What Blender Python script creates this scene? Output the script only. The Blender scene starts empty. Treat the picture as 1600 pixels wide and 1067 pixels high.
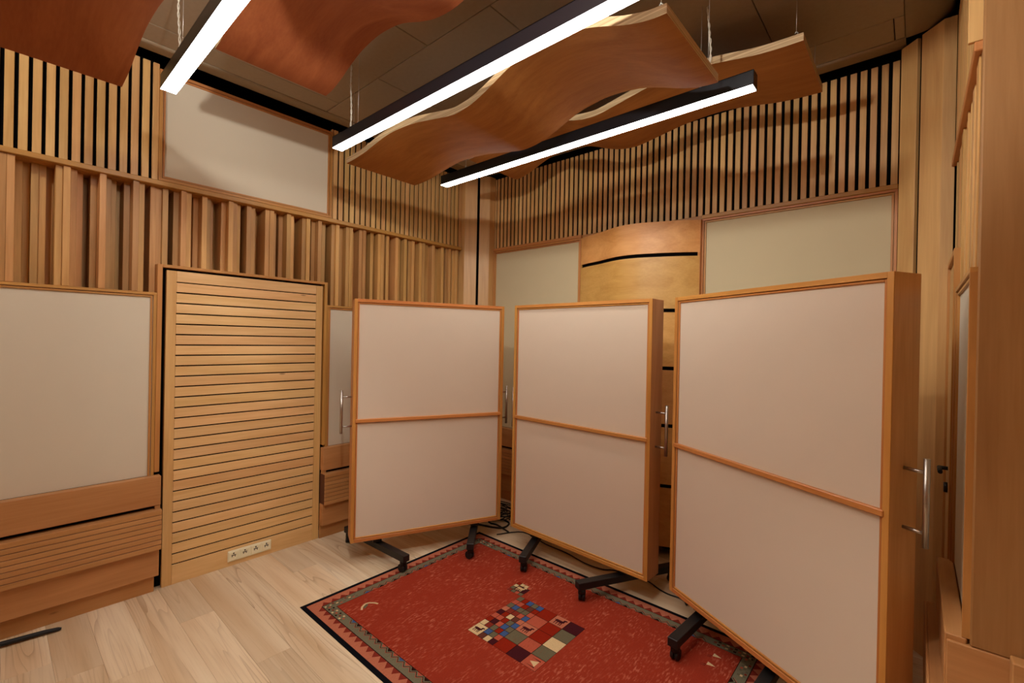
import bpy, bmesh, math, random
from mathutils import Vector, Matrix

rnd = random.Random(7)
S = bpy.context.scene
COL = S.collection

# ---------------------------------------------------------------- camera
def make_camera():
    yaw, pitch, roll = math.radians(41.356), math.radians(-0.146), math.radians(1.145)
    d = Vector((-math.sin(yaw)*math.cos(pitch), math.cos(yaw)*math.cos(pitch), math.sin(pitch)))
    right = Vector((math.cos(yaw), math.sin(yaw), 0)); up = right.cross(d)
    r2 = right*math.cos(roll) + up*math.sin(roll)
    u2 = up*math.cos(roll) - right*math.sin(roll)
    cam = bpy.data.cameras.new('camera'); o = bpy.data.objects.new('camera', cam); COL.objects.link(o)
    m = Matrix((r2, u2, -d)).transposed().to_4x4()
    m.translation = Vector((3.5336, 0, 1.6))
    o.matrix_world = m
    cam.sensor_width = 36; cam.lens = 717.0/1600*36; cam.clip_start = 0.02
    S.camera = o
make_camera()

# ---------------------------------------------------------------- world, light, exposure
LAMP_STRENGTH = 30.0
GLOBE_STRENGTH = 2000.0
GLOBE2_STRENGTH = 520.0
LAMP_COLOR = (1.0, 0.97, 0.93)
w = bpy.data.worlds.new('world'); S.world = w; w.use_nodes = True
w.node_tree.nodes['Background'].inputs[0].default_value = (0.9, 0.75, 0.6, 1)
w.node_tree.nodes['Background'].inputs[1].default_value = 0.0
S.view_settings.view_transform = 'Standard'; S.view_settings.look = 'None'
S.view_settings.exposure = 0.0; S.view_settings.gamma = 1.0
S.view_settings.use_curve_mapping = False
try:
    S.cycles.use_denoising = True
    S.cycles.diffuse_bounces = 6; S.cycles.max_bounces = 10
    S.cycles.sample_clamp_indirect = 6.0
except Exception:
    pass

# ---------------------------------------------------------------- materials
def lin(h):
    c = [int(h[i:i+2], 16)/255 for i in (0, 2, 4)]
    return tuple((x/12.92 if x <= .04045 else ((x+.055)/1.055)**2.4) for x in c) + (1,)

def base_mat(name):
    m = bpy.data.materials.new(name); m.use_nodes = True
    nt = m.node_tree; b = nt.nodes['Principled BSDF']
    return m, nt, b

def plain(name, col, rough=.5, metal=0, spec=.5):
    m, nt, b = base_mat(name)
    b.inputs['Base Color'].default_value = lin(col) if isinstance(col, str) else col
    b.inputs['Roughness'].default_value = rough; b.inputs['Metallic'].default_value = metal
    b.inputs['Specular IOR Level'].default_value = spec
    return m

def wood(name, dark, light, axis='Z', rough=.42, vary=.25, fine=1.0, flecks=True, rand_hue=.012, spec=.4):
    """satin lacquered wood, grain along one local axis, tone shifting a little from piece to piece"""
    m, nt, b = base_mat(name); N = nt.nodes; L = nt.links
    tc = N.new('ShaderNodeTexCoord'); oi = N.new('ShaderNodeObjectInfo')
    mul = N.new('ShaderNodeVectorMath'); mul.operation = 'SCALE'; mul.inputs[0].default_value = (37.3, 21.7, 53.1)
    L.new(oi.outputs['Random'], mul.inputs['Scale'])
    add = N.new('ShaderNodeVectorMath'); add.operation = 'ADD'
    L.new(tc.outputs['Object'], add.inputs[0]); L.new(mul.outputs[0], add.inputs[1])
    def mapped(along, across):
        mp = N.new('ShaderNodeMapping')
        s = [across]*3; s['XYZ'.index(axis)] = along
        mp.inputs['Scale'].default_value = s
        L.new(add.outputs[0], mp.inputs['Vector']); return mp
    n1 = N.new('ShaderNodeTexNoise'); n1.inputs['Scale'].default_value = 1; n1.inputs['Detail'].default_value = 5
    n1.inputs['Distortion'].default_value = 1.2
    L.new(mapped(.9, 9).outputs[0], n1.inputs['Vector'])
    n2 = N.new('ShaderNodeTexNoise'); n2.inputs['Scale'].default_value = 1; n2.inputs['Detail'].default_value = 3
    L.new(mapped(5*fine, 110*fine).outputs[0], n2.inputs['Vector'])
    mixf = N.new('ShaderNodeMath'); mixf.operation = 'MULTIPLY_ADD'
    L.new(n2.outputs['Fac'], mixf.inputs[0]); mixf.inputs[1].default_value = .35
    L.new(n1.outputs['Fac'], mixf.inputs[2])
    ramp = N.new('ShaderNodeValToRGB')
    ramp.color_ramp.elements[0].position = .42; ramp.color_ramp.elements[0].color = lin(dark)
    ramp.color_ramp.elements[1].position = .95; ramp.color_ramp.elements[1].color = lin(light)
    L.new(mixf.outputs[0], ramp.inputs[0])
    hs = N.new('ShaderNodeHueSaturation')
    vm = N.new('ShaderNodeMapRange'); vm.inputs['To Min'].default_value = 1-vary; vm.inputs['To Max'].default_value = 1+vary*.6
    L.new(oi.outputs['Random'], vm.inputs['Value']); L.new(vm.outputs[0], hs.inputs['Value'])
    wn = N.new('ShaderNodeTexWhiteNoise'); wn.noise_dimensions = '1D'; L.new(oi.outputs['Random'], wn.inputs['W'])
    hm = N.new('ShaderNodeMapRange'); hm.inputs['To Min'].default_value = .5-rand_hue; hm.inputs['To Max'].default_value = .5+rand_hue
    L.new(wn.outputs['Value'], hm.inputs['Value']); L.new(hm.outputs[0], hs.inputs['Hue'])
    L.new(ramp.outputs[0], hs.inputs['Color'])
    out = hs.outputs[0]
    if flecks:
        vo = N.new('ShaderNodeTexVoronoi'); vo.inputs['Scale'].default_value = 1
        L.new(mapped(2.2, 7).outputs[0], vo.inputs['Vector'])
        cr = N.new('ShaderNodeMapRange'); cr.inputs['From Min'].default_value = .028; cr.inputs['From Max'].default_value = .06
        cr.inputs['To Min'].default_value = .55; cr.inputs['To Max'].default_value = 0
        L.new(vo.outputs['Distance'], cr.inputs['Value'])
        sel = N.new('ShaderNodeSeparateColor'); L.new(vo.outputs['Color'], sel.inputs[0])
        gt = N.new('ShaderNodeMath'); gt.operation = 'GREATER_THAN'; gt.inputs[1].default_value = .62
        L.new(sel.outputs[0], gt.inputs[0])
        mm = N.new('ShaderNodeMath'); mm.operation = 'MULTIPLY'; L.new(cr.outputs[0], mm.inputs[0]); L.new(gt.outputs[0], mm.inputs[1])
        mx = N.new('ShaderNodeMix'); mx.data_type = 'RGBA'; L.new(mm.outputs[0], mx.inputs['Factor'])
        L.new(out, mx.inputs['A']); mx.inputs['B'].default_value = lin('5a3416')
        out = mx.outputs['Result']
    L.new(out, b.inputs['Base Color'])
    b.inputs['Roughness'].default_value = rough; b.inputs['Specular IOR Level'].default_value = spec
    bp = N.new('ShaderNodeBump'); bp.inputs['Strength'].default_value = .08; bp.inputs['Distance'].default_value = .002
    L.new(n2.outputs['Fac'], bp.inputs['Height']); L.new(bp.outputs[0], b.inputs['Normal'])
    return m

def ash_floor(name):
    m, nt, b = base_mat(name); N = nt.nodes; L = nt.links
    tc = N.new('ShaderNodeTexCoord'); oi = N.new('ShaderNodeObjectInfo')
    mul = N.new('ShaderNodeVectorMath'); mul.operation = 'SCALE'; mul.inputs[0].default_value = (91.3, 47.7, 13.1)
    L.new(oi.outputs['Random'], mul.inputs['Scale'])
    add = N.new('ShaderNodeVectorMath'); add.operation = 'ADD'
    L.new(tc.outputs['Object'], add.inputs[0]); L.new(mul.outputs[0], add.inputs[1])
    def mapped(sx, sy, sz):
        mp = N.new('ShaderNodeMapping'); mp.inputs['Scale'].default_value = (sx, sy, sz)
        L.new(add.outputs[0], mp.inputs['Vector']); return mp
    # cathedral figure: rings of a slow noise field
    n1 = N.new('ShaderNodeTexNoise'); n1.inputs['Scale'].default_value = 1; n1.inputs['Detail'].default_value = 2.0
    n1.inputs['Roughness'].default_value = .4
    L.new(mapped(.42, 7, 6).outputs[0], n1.inputs['Vector'])
    k = N.new('ShaderNodeMath'); k.operation = 'MULTIPLY'; k.inputs[1].default_value = 16; L.new(n1.outputs['Fac'], k.inputs[0])
    fr = N.new('ShaderNodeMath'); fr.operation = 'FRACT'; L.new(k.outputs[0], fr.inputs[0])
    rg = N.new('ShaderNodeMapRange'); rg.inputs['From Min'].default_value = .62; rg.inputs['From Max'].default_value = 1.0
    L.new(fr.outputs[0], rg.inputs['Value'])
    pw = N.new('ShaderNodeMath'); pw.operation = 'POWER'; pw.inputs[1].default_value = 2.0; L.new(rg.outputs[0], pw.inputs[0])
    msk = N.new('ShaderNodeTexNoise'); msk.inputs['Scale'].default_value = 1; L.new(mapped(1.1, 4, 4).outputs[0], msk.inputs['Vector'])
    mk = N.new('ShaderNodeMapRange'); mk.inputs['From Min'].default_value = .42; mk.inputs['From Max'].default_value = .66
    L.new(msk.outputs['Fac'], mk.inputs['Value'])
    rings = N.new('ShaderNodeMath'); rings.operation = 'MULTIPLY'; L.new(pw.outputs[0], rings.inputs[0]); L.new(mk.outputs[0], rings.inputs[1])
    n2 = N.new('ShaderNodeTexNoise'); n2.inputs['Scale'].default_value = 1; n2.inputs['Detail'].default_value = 4
    L.new(mapped(4, 130, 100).outputs[0], n2.inputs['Vector'])
    n3 = N.new('ShaderNodeTexNoise'); n3.inputs['Scale'].default_value = 1; n3.inputs['Detail'].default_value = 2
    L.new(mapped(.6, 8, 8).outputs[0], n3.inputs['Vector'])
    ramp = N.new('ShaderNodeValToRGB')
    ramp.color_ramp.elements[0].position = .3; ramp.color_ramp.elements[0].color = lin('d0b088')
    ramp.color_ramp.elements[1].position = .72; ramp.color_ramp.elements[1].color = lin('eedcbc')
    L.new(n3.outputs['Fac'], ramp.inputs[0])
    m1 = N.new('ShaderNodeMix'); m1.data_type = 'RGBA'
    f2 = N.new('ShaderNodeMapRange'); f2.inputs['From Min'].default_value = .5; f2.inputs['From Max'].default_value = .8; f2.inputs['To Max'].default_value = .3
    L.new(n2.outputs['Fac'], f2.inputs['Value']); L.new(f2.outputs[0], m1.inputs['Factor'])
    L.new(ramp.outputs[0], m1.inputs['A']); m1.inputs['B'].default_value = lin('b4936e')
    m2 = N.new('ShaderNodeMix'); m2.data_type = 'RGBA'
    rs = N.new('ShaderNodeMath'); rs.operation = 'MULTIPLY'; rs.inputs[1].default_value = .55; L.new(rings.outputs[0], rs.inputs[0])
    L.new(rs.outputs[0], m2.inputs['Factor']); L.new(m1.outputs['Result'], m2.inputs['A']); m2.inputs['B'].default_value = lin('976f4a')
    hs = N.new('ShaderNodeHueSaturation')
    vm = N.new('ShaderNodeMapRange'); vm.inputs['To Min'].default_value = .86; vm.inputs['To Max'].default_value = 1.1
    L.new(oi.outputs['Random'], vm.inputs['Value']); L.new(vm.outputs[0], hs.inputs['Value']); L.new(m2.outputs['Result'], hs.inputs['Color'])
    L.new(hs.outputs[0], b.inputs['Base Color'])
    b.inputs['Roughness'].default_value = .5; b.inputs['Specular IOR Level'].default_value = .35
    return m

def fabric(name, col, tint=.05):
    m, nt, b = base_mat(name); N = nt.nodes; L = nt.links
    tc = N.new('ShaderNodeTexCoord')
    n1 = N.new('ShaderNodeTexNoise'); n1.inputs['Scale'].default_value = 420; n1.inputs['Detail'].default_value = 2
    n2 = N.new('ShaderNodeTexNoise'); n2.inputs['Scale'].default_value = 5; n2.inputs['Detail'].default_value = 3
    L.new(tc.outputs['Object'], n1.inputs['Vector']); L.new(tc.outputs['Object'], n2.inputs['Vector'])
    ad = N.new('ShaderNodeMath'); ad.operation = 'ADD'; L.new(n1.outputs['Fac'], ad.inputs[0]); L.new(n2.outputs['Fac'], ad.inputs[1])
    mr = N.new('ShaderNodeMapRange'); mr.inputs['From Max'].default_value = 2
    mr.inputs['To Min'].default_value = 1-tint; mr.inputs['To Max'].default_value = 1+tint; L.new(ad.outputs[0], mr.inputs['Value'])
    hs = N.new('ShaderNodeHueSaturation'); hs.inputs['Color'].default_value = lin(col); L.new(mr.outputs[0], hs.inputs['Value'])
    L.new(hs.outputs[0], b.inputs['Base Color'])
    b.inputs['Roughness'].default_value = .9; b.inputs['Specular IOR Level'].default_value = .1
    bp = N.new('ShaderNodeBump'); bp.inputs['Strength'].default_value = .15; bp.inputs['Distance'].default_value = .001
    L.new(n1.outputs['Fac'], bp.inputs['Height']); L.new(bp.outputs[0], b.inputs['Normal'])
    return m

def pile(name, col, col2=None, amt=.35):
    """woven wool, streaked across the rug"""
    m, nt, b = base_mat(name); N = nt.nodes; L = nt.links
    tc = N.new('ShaderNodeTexCoord')
    mp = N.new('ShaderNodeMapping'); mp.inputs['Scale'].default_value = (110, 26, 1); L.new(tc.outputs['Object'], mp.inputs['Vector'])
    n1 = N.new('ShaderNodeTexNoise'); n1.inputs['Scale'].default_value = 1; n1.inputs['Detail'].default_value = 3; L.new(mp.outputs[0], n1.inputs['Vector'])
    mp2 = N.new('ShaderNodeMapping'); mp2.inputs['Scale'].default_value = (9, 4, 1); L.new(tc.outputs['Object'], mp2.inputs['Vector'])
    n2 = N.new('ShaderNodeTexNoise'); n2.inputs['Scale'].default_value = 1; n2.inputs['Detail'].default_value = 4; L.new(mp2.outputs[0], n2.inputs['Vector'])
    n3 = N.new('ShaderNodeTexNoise'); n3.inputs['Scale'].default_value = 260; n3.inputs['Detail'].default_value = 1; L.new(tc.outputs['Object'], n3.inputs['Vector'])
    a = N.new('ShaderNodeMapRange'); a.inputs['From Min'].default_value = .515; a.inputs['From Max'].default_value = .68; L.new(n1.outputs['Fac'], a.inputs['Value'])
    c = N.new('ShaderNodeMapRange'); c.inputs['From Min'].default_value = .38; c.inputs['From Max'].default_value = .64; L.new(n2.outputs['Fac'], c.inputs['Value'])
    mu = N.new('ShaderNodeMath'); mu.operation = 'MULTIPLY'; L.new(a.outputs[0], mu.inputs[0]); L.new(c.outputs[0], mu.inputs[1])
    mu2 = N.new('ShaderNodeMath'); mu2.operation = 'MULTIPLY'; mu2.inputs[1].default_value = amt; L.new(mu.outputs[0], mu2.inputs[0])
    mx = N.new('ShaderNodeMix'); mx.data_type = 'RGBA'; L.new(mu2.outputs[0], mx.inputs['Factor'])
    mx.inputs['A'].default_value = lin(col); mx.inputs['B'].default_value = lin(col2 or col)
    hs = N.new('ShaderNodeHueSaturation'); L.new(mx.outputs['Result'], hs.inputs['Color'])
    v = N.new('ShaderNodeMapRange'); v.inputs['To Min'].default_value = .72; v.inputs['To Max'].default_value = 1.28; L.new(n3.outputs['Fac'], v.inputs['Value'])
    L.new(v.outputs[0], hs.inputs['Value']); L.new(hs.outputs[0], b.inputs['Base Color'])
    b.inputs['Roughness'].default_value = .95; b.inputs['Specular IOR Level'].default_value = .05
    return m

def brushed(name, col):
    m, nt, b = base_mat(name); N = nt.nodes; L = nt.links
    tc = N.new('ShaderNodeTexCoord'); n = N.new('ShaderNodeTexNoise'); n.inputs['Scale'].default_value = 300
    L.new(tc.outputs['Object'], n.inputs['Vector'])
    mr = N.new('ShaderNodeMapRange'); mr.inputs['To Min'].default_value = .25; mr.inputs['To Max'].default_value = .42
    L.new(n.outputs['Fac'], mr.inputs['Value']); L.new(mr.outputs[0], b.inputs['Roughness'])
    b.inputs['Base Color'].default_value = lin(col); b.inputs['Metallic'].default_value = 1
    return m

def plywood_edge(name, axis='Z'):
    m, nt, b = base_mat(name); N = nt.nodes; L = nt.links
    tc = N.new('ShaderNodeTexCoord'); n = N.new('ShaderNodeTexNoise'); n.inputs['Scale'].default_value = 1; n.inputs['Detail'].default_value = 3
    mp = N.new('ShaderNodeMapping'); mp.inputs['Scale'].default_value = (2, 2, 160); L.new(tc.outputs['Object'], mp.inputs['Vector'])
    L.new(mp.outputs[0], n.inputs['Vector'])
    r = N.new('ShaderNodeValToRGB'); r.color_ramp.elements[0].position = .35; r.color_ramp.elements[0].color = lin('a8875c')
    r.color_ramp.elements[1].position = .65; r.color_ramp.elements[1].color = lin('d9bd90'); L.new(n.outputs['Fac'], r.inputs[0])
    L.new(r.outputs[0], b.inputs['Base Color']); b.inputs['Roughness'].default_value = .55
    return m

def plaster(name, c1, c2):
    m, nt, b = base_mat(name); N = nt.nodes; L = nt.links
    tc = N.new('ShaderNodeTexCoord'); n = N.new('ShaderNodeTexNoise'); n.inputs['Scale'].default_value = 40; n.inputs['Detail'].default_value = 4
    L.new(tc.outputs['Object'], n.inputs['Vector'])
    r = N.new('ShaderNodeValToRGB'); r.color_ramp.elements[0].color = lin(c1); r.color_ramp.elements[1].color = lin(c2)
    L.new(n.outputs['Fac'], r.inputs[0]); L.new(r.outputs[0], b.inputs['Base Color']); b.inputs['Roughness'].default_value = .9
    return m

def emitter(name, col, strength):
    m = bpy.data.materials.new(name); m.use_nodes = True; nt = m.node_tree
    nt.nodes.clear(); e = nt.nodes.new('ShaderNodeEmission'); o = nt.nodes.new('ShaderNodeOutputMaterial')
    e.inputs[0].default_value = (*col, 1); e.inputs[1].default_value = strength
    nt.links.new(e.outputs[0], o.inputs[0]); return m

M = {}
M['slat'] = wood('slat_birch', 'c69456', 'e8be7e', 'Z', .40, .12, rand_hue=.006)
M['diff'] = wood('diffuser_pine', 'b48246', 'daaa6a', 'Z', .45, .24, rand_hue=.008, flecks=False)
M['woodz'] = wood('birch_upright', 'c4945a', 'dfb474', 'Z', .42, .06, rand_hue=.003)
M['stile'] = wood('birch_stile', 'c8985a', 'e4ba7a', 'Z', .42, .05, rand_hue=.003)
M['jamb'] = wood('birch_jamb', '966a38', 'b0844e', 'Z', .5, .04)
M['woody'] = wood('birch_along_y', 'd8a86a', 'f0c88e', 'Y', .42, .07, rand_hue=.005)
M['woodx'] = wood('birch_along_x', 'cb9049', 'e6ae67', 'X', .42, .12)
M['basey'] = wood('base_birch_y', 'ae7844', 'c8925c', 'Y', .45, .05, rand_hue=.003)
M['basex'] = wood('base_birch_x', 'ae7844', 'c8925c', 'X', .45, .05, rand_hue=.003)
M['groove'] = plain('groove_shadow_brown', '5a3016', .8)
M['trimy'] = wood('trim_y', 'b0763c', 'cc9250', 'Y', .4, .08, flecks=False)
M['trimx'] = wood('trim_x', 'b0763c', 'cc9250', 'X', .4, .08, flecks=False)
M['trimz'] = wood('trim_z', 'b0763c', 'cc9250', 'Z', .4, .08, flecks=False)
M['frame_x'] = wood('gobo_frame_x', 'b67234', 'd0904a', 'X', .38, .06, flecks=False)
M['frame_z'] = wood('gobo_frame_z', 'b67234', 'd0904a', 'Z', .38, .06, flecks=False)
M['side'] = wood('gobo_side', 'b88448', 'd29e66', 'Z', .42, .05)
M['cloud'] = wood('cloud_veneer', '94582e', 'b2723e', 'X', .6, .05, spec=.12)
M['ply'] = plywood_edge('plywood_edge')
M['fabric'] = fabric('gobo_fabric', 'd4c3ad', .04)
M['wallfab'] = fabric('wall_fabric', 'd6cbb4', .04)
M['backfab'] = fabric('back_wall_fabric', 'ccbd98', .04)
M['black'] = plain('black_felt', '070605', .95, 0, .1)
M['blackmetal'] = plain('black_powder_coat', '121110', .5)
M['rubber'] = plain('black_rubber', '0c0b0b', .6)
M['housing'] = plain('anodised_black', '17161a', .32, .2)
M['steel'] = brushed('brushed_steel', 'b9b2a8')
M['wire'] = plain('steel_wire', 'c9c4b8', .35, .7)
M['clearcord'] = plain('clear_cord', 'd8d0bc', .3)
M['cord'] = plain('black_cord', '0a0909', .5)
M['socket'] = plain('cream_plastic', 'f2ebc8', .35)
M['hole'] = plain('socket_dark', '2a1d10', .6)
M['ceil'] = plaster('ceiling_tile', '9c8a70', 'a8967a')
M['plenum'] = plain('dark_plenum', '1a1613', .9)
M['wallplain'] = wood('wall_veneer', 'a87444', 'c08c58', 'Z', .5, .05)
M['floor'] = ash_floor('ash_plank')
M['subfloor'] = plain('floor_joint', '6d5034', .8)
M['lamp'] = emitter('lamp_diffuser', LAMP_COLOR, LAMP_STRENGTH)
M['globe'] = emitter('globe_glow', LAMP_COLOR, GLOBE_STRENGTH)
M['globe2'] = emitter('globe_glow_rear', LAMP_COLOR, GLOBE2_STRENGTH)
M['glass'] = plain('grey_glass', 'a8a49c', .15)
M['labelgreen'] = plain('yellow_tape', 'b9b64a', .5)

# ---------------------------------------------------------------- mesh helpers
def obj(name, bm, mat, parent=None, loc=None, rotz=None, smooth=False):
    me = bpy.data.meshes.new(name); bm.normal_update(); bm.to_mesh(me); bm.free()
    for m in (mat if isinstance(mat, (list, tuple)) else [mat]): me.materials.append(m)
    if smooth:
        for p in me.polygons: p.use_smooth = True
    o = bpy.data.objects.new(name, me); COL.objects.link(o)
    if parent: o.parent = parent
    if loc is not None: o.location = loc
    if rotz is not None: o.rotation_euler = (0, 0, rotz)
    return o

def inst(src, name, parent=None, loc=(0, 0, 0), rotz=0, scale=None):
    o = bpy.data.objects.new(name, src.data); COL.objects.link(o)
    if parent: o.parent = parent
    o.location = loc; o.rotation_euler = (0, 0, rotz)
    if scale: o.scale = scale
    return o

def add_box(bm, a, b, bevel=0, mi=0):
    x0, y0, z0 = a; x1, y1, z1 = b
    v = [bm.verts.new(p) for p in ((x0,y0,z0),(x1,y0,z0),(x1,y1,z0),(x0,y1,z0),(x0,y0,z1),(x1,y0,z1),(x1,y1,z1),(x0,y1,z1))]
    fs = [bm.faces.new([v[i] for i in q]) for q in ((3,2,1,0),(4,5,6,7),(0,1,5,4),(1,2,6,5),(2,3,7,6),(3,0,4,7))]
    for f in fs: f.material_index = mi
    if bevel:
        es = list({e for f in fs for e in f.edges})
        bmesh.ops.bevel(bm, geom=es, offset=bevel, segments=1, affect='EDGES', profile=.5)
    return bm

def box(a, b, bevel=0):
    return add_box(bmesh.new(), a, b, bevel)

def cbox(name, a, b, mat, parent=None, bevel=.0015, parent_loc=(0, 0, 0)):
    """box whose object origin sits at its own lower centre; a and b are in the parent's space"""
    c = Vector(((a[0]+b[0])/2, (a[1]+b[1])/2, min(a[2], b[2])))
    lo = [min(a[i], b[i])-c[i] for i in range(3)]; hi = [max(a[i], b[i])-c[i] for i in range(3)]
    bv = min(bevel, .3*min(hi[i]-lo[i] for i in range(3)))
    return obj(name, box(lo, hi, bv), mat, parent, c)

def add_tube(bm, pts, r, n=8, mi=0, cap=True):
    pts = [Vector(p) for p in pts]; rings = []
    prev = None
    for i, p in enumerate(pts):
        t = (pts[min(i+1, len(pts)-1)] - pts[max(i-1, 0)]).normalized()
        if prev is None:
            ref = Vector((0, 0, 1)) if abs(t.z) < .9 else Vector((1, 0, 0))
            u = t.cross(ref).normalized()
        else:
            u = (prev - t*prev.dot(t)).normalized()
        prev = u; vv = t.cross(u)
        rr = r[i] if isinstance(r, (list, tuple)) else r
        rings.append([bm.verts.new(p + (u*math.cos(2*math.pi*k/n) + vv*math.sin(2*math.pi*k/n))*rr) for k in range(n)])
    for a, b in zip(rings, rings[1:]):
        for k in range(n):
            f = bm.faces.new((a[k], a[(k+1) % n], b[(k+1) % n], b[k])); f.material_index = mi; f.smooth = True
    if cap:
        bm.faces.new(rings[0][::-1]).material_index = mi; bm.faces.new(rings[-1]).material_index = mi
    return bm

def tube(pts, r, n=8): return add_tube(bmesh.new(), pts, r, n)

def prism(poly, z0, z1, bevel=0):
    bm = bmesh.new()
    a = [bm.verts.new((x, y, z0)) for x, y in poly]; b = [bm.verts.new((x, y, z1)) for x, y in poly]
    bm.faces.new(a[::-1]); bm.faces.new(b)
    for i in range(len(poly)):
        j = (i+1) % len(poly); bm.faces.new((a[i], a[j], b[j], b[i]))
    bmesh.ops.recalc_face_normals(bm, faces=bm.faces)
    if bevel: bmesh.ops.bevel(bm, geom=list(bm.edges), offset=bevel, segments=1, affect='EDGES', profile=.5)
    return bm

def empty(name, loc, rotz=0):
    o = bpy.data.objects.new(name, None); o.empty_display_size = .1; COL.objects.link(o)
    o.location = loc; o.rotation_euler = (0, 0, rotz); return o

def tag(o, label, cat, group=None):
    o['label'] = label; o['category'] = cat
    if group: o['group'] = group
    return o

def struct(o, label=None, cat=None):
    o['kind'] = 'structure'
    if label: o['label'] = label
    if cat: o['category'] = cat
    return o

def catmull(pts, per=6):
    P = [pts[0]] + list(pts) + [pts[-1]]; out = []
    for i in range(1, len(P)-2):
        for s in range(per):
            t = s/per
            out.append(tuple(.5*((2*P[i][k]) + (-P[i-1][k]+P[i+1][k])*t + (2*P[i-1][k]-5*P[i][k]+4*P[i+1][k]-P[i+2][k])*t*t
                                 + (-P[i-1][k]+3*P[i][k]-3*P[i+1][k]+P[i+2][k])*t**3) for k in range(len(pts[0]))))
    out.append(tuple(pts[-1])); return out

# ================================================================ SETTING
LY = 3.45          # back wall front plane
RX = 3.665         # right wall front plane
CZ = 3.28          # ceiling
BACK = -2.3; FAR = 4.8
JY = 1.96          # where the right wall stops and returns into an alcove

# floor ---------------------------------------------------------------
floor = struct(obj('floor', box((-.2, BACK, -.06), (FAR, LY+.2, -.002)), M['subfloor']), 'pale ash plank floor of the wood-panelled studio', 'floor')
PW = .165
row0 = .213 - 20*PW
known = {3: [.506], 4: [1.15], 0: [.62, 2.6], 1: [.8], 2: [2.9], 5: [2.3], 6: [1.7], 7: [.4, 2.7]}
meshcache = {}
def plank_mesh(length):
    key = round(length, 2)
    if key not in meshcache:
        o = obj('plank', box((-key/2+.0003, -PW/2+.0003, -.014), (key/2-.0003, PW/2-.0003, 0), .0005), M['floor'], floor)
        meshcache[key] = o; return o
    return inst(meshcache[key], 'plank', floor)
for r in range(40):
    y = row0 + r*PW + PW/2
    if y + PW/2 < BACK+.05 or y - PW/2 > LY+.05: continue
    k = r - 20
    cuts = known.get(k) or [round(rnd.uniform(.3, 1.6), 2)]
    cuts = list(cuts)
    while cuts[-1] < FAR-1.9: cuts.append(round(cuts[-1]+rnd.choice((1.6, 1.8, 2.0)), 2))
    xs = [-.15] + cuts + [FAR-.02]
    for x0, x1 in zip(xs, xs[1:]):
        if x1-x0 < .05: continue
        o = plank_mesh(x1-x0); o.location = ((x0+x1)/2, y, 0)

# ceiling ---------------------------------------------------------------
ceiling = struct(obj('ceiling', box((-.2, BACK, CZ+.20), (FAR, LY+.2, CZ+.28)), M['plenum']), 'dim grey-beige tiled ceiling above the wavy panels', 'ceiling')
tm = {}
CV = .20
def tile(x0, x1, y0, y1):
    x0 = max(x0, CV); y1 = min(y1, LY-CV)
    if y0 > 1.6: x1 = min(x1, RX-CV)
    if x1-x0 < .03 or y1-y0 < .03: return
    key = (round(x1-x0, 3), round(y1-y0, 3))
    if key in tm: o = inst(tm[key], 'tile', ceiling)
    else:
        o = obj('tile', box((-key[0]/2+.002, -key[1]/2+.002, 0), (key[0]/2-.002, key[1]/2-.002, .02), .003), M['ceil'], ceiling); tm[key] = o
    o.location = ((x0+x1)/2, (y0+y1)/2, CZ)
rows = [(-2.3, -1.14, .88), (-1.14, .25, .39), (.25, 1.64, .39), (1.64, 3.03, .885), (3.03, 3.5, .39)]
for y0, y1, xs in rows:
    x = xs - 2.02
    while x < FAR:
        a, b = max(x, -.05), min(x+1.01, FAR)
        if b-a > .03: tile(a, b, y0, y1)
        x += 1.01

def cove(name, p0, p1, nrm):
    """ceiling edge rolling up into the gap along a wall; p0-p1 is the wall line, nrm points into the room"""
    bm = bmesh.new(); rows_ = []
    for i in range(9):
        a = i/8*math.pi/2
        d = CV - (CV-.012)*math.sin(a); z = CZ + .055*(1-math.cos(a))
        rows_.append([bm.verts.new((p[0]+nrm[0]*d, p[1]+nrm[1]*d, z)) for p in (p0, p1)])
    for a, b in zip(rows_, rows_[1:]):
        f = bm.faces.new((a[0], a[1], b[1], b[0])); f.smooth = True
    o = obj(name, bm, M['ceil'], ceiling)
    md = o.modifiers.new('thickness', 'SOLIDIFY'); md.thickness = .008; md.offset = 0
cove('curved_edge', (0, BACK), (0, LY-CV), (1, 0)); cove('curved_edge', (CV, LY), (RX-CV, LY), (0, -1)); cove('curved_edge', (RX, 1.64), (RX, LY-CV), (-1, 0))
# walls -------------------------------------------------------------------
wall_left = struct(obj('wall_left', box((-.65, BACK, 0), (-.52, LY+.2, CZ+.28)), M['black']), 'left wall clad in wooden slats, diffuser and panels', 'wall')
wall_back = struct(obj('wall_back', box((-.155, LY+.05, 0), (FAR, LY+.2, CZ+.28)), M['black']), 'back wall with upright wooden slats over fabric panels', 'wall')
wall_right = struct(obj('wall_right', box((RX+.4, JY+.06, 0), (FAR, LY+.05, CZ+.28)), M['black']), 'right wall of slats seen almost edge-on', 'wall')
wall_alcove = struct(obj('wall_alcove', box((FAR, BACK, 0), (FAR+.1, LY+.05, CZ+.28)), M['wallplain']), 'plain wooden wall closing the alcove', 'wall')
wall_front = struct(obj('wall_front', box((-.2, BACK-.1, 0), (FAR, BACK, CZ+.28)), M['wallplain']), 'plain wooden wall behind the viewer', 'wall')

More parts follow.
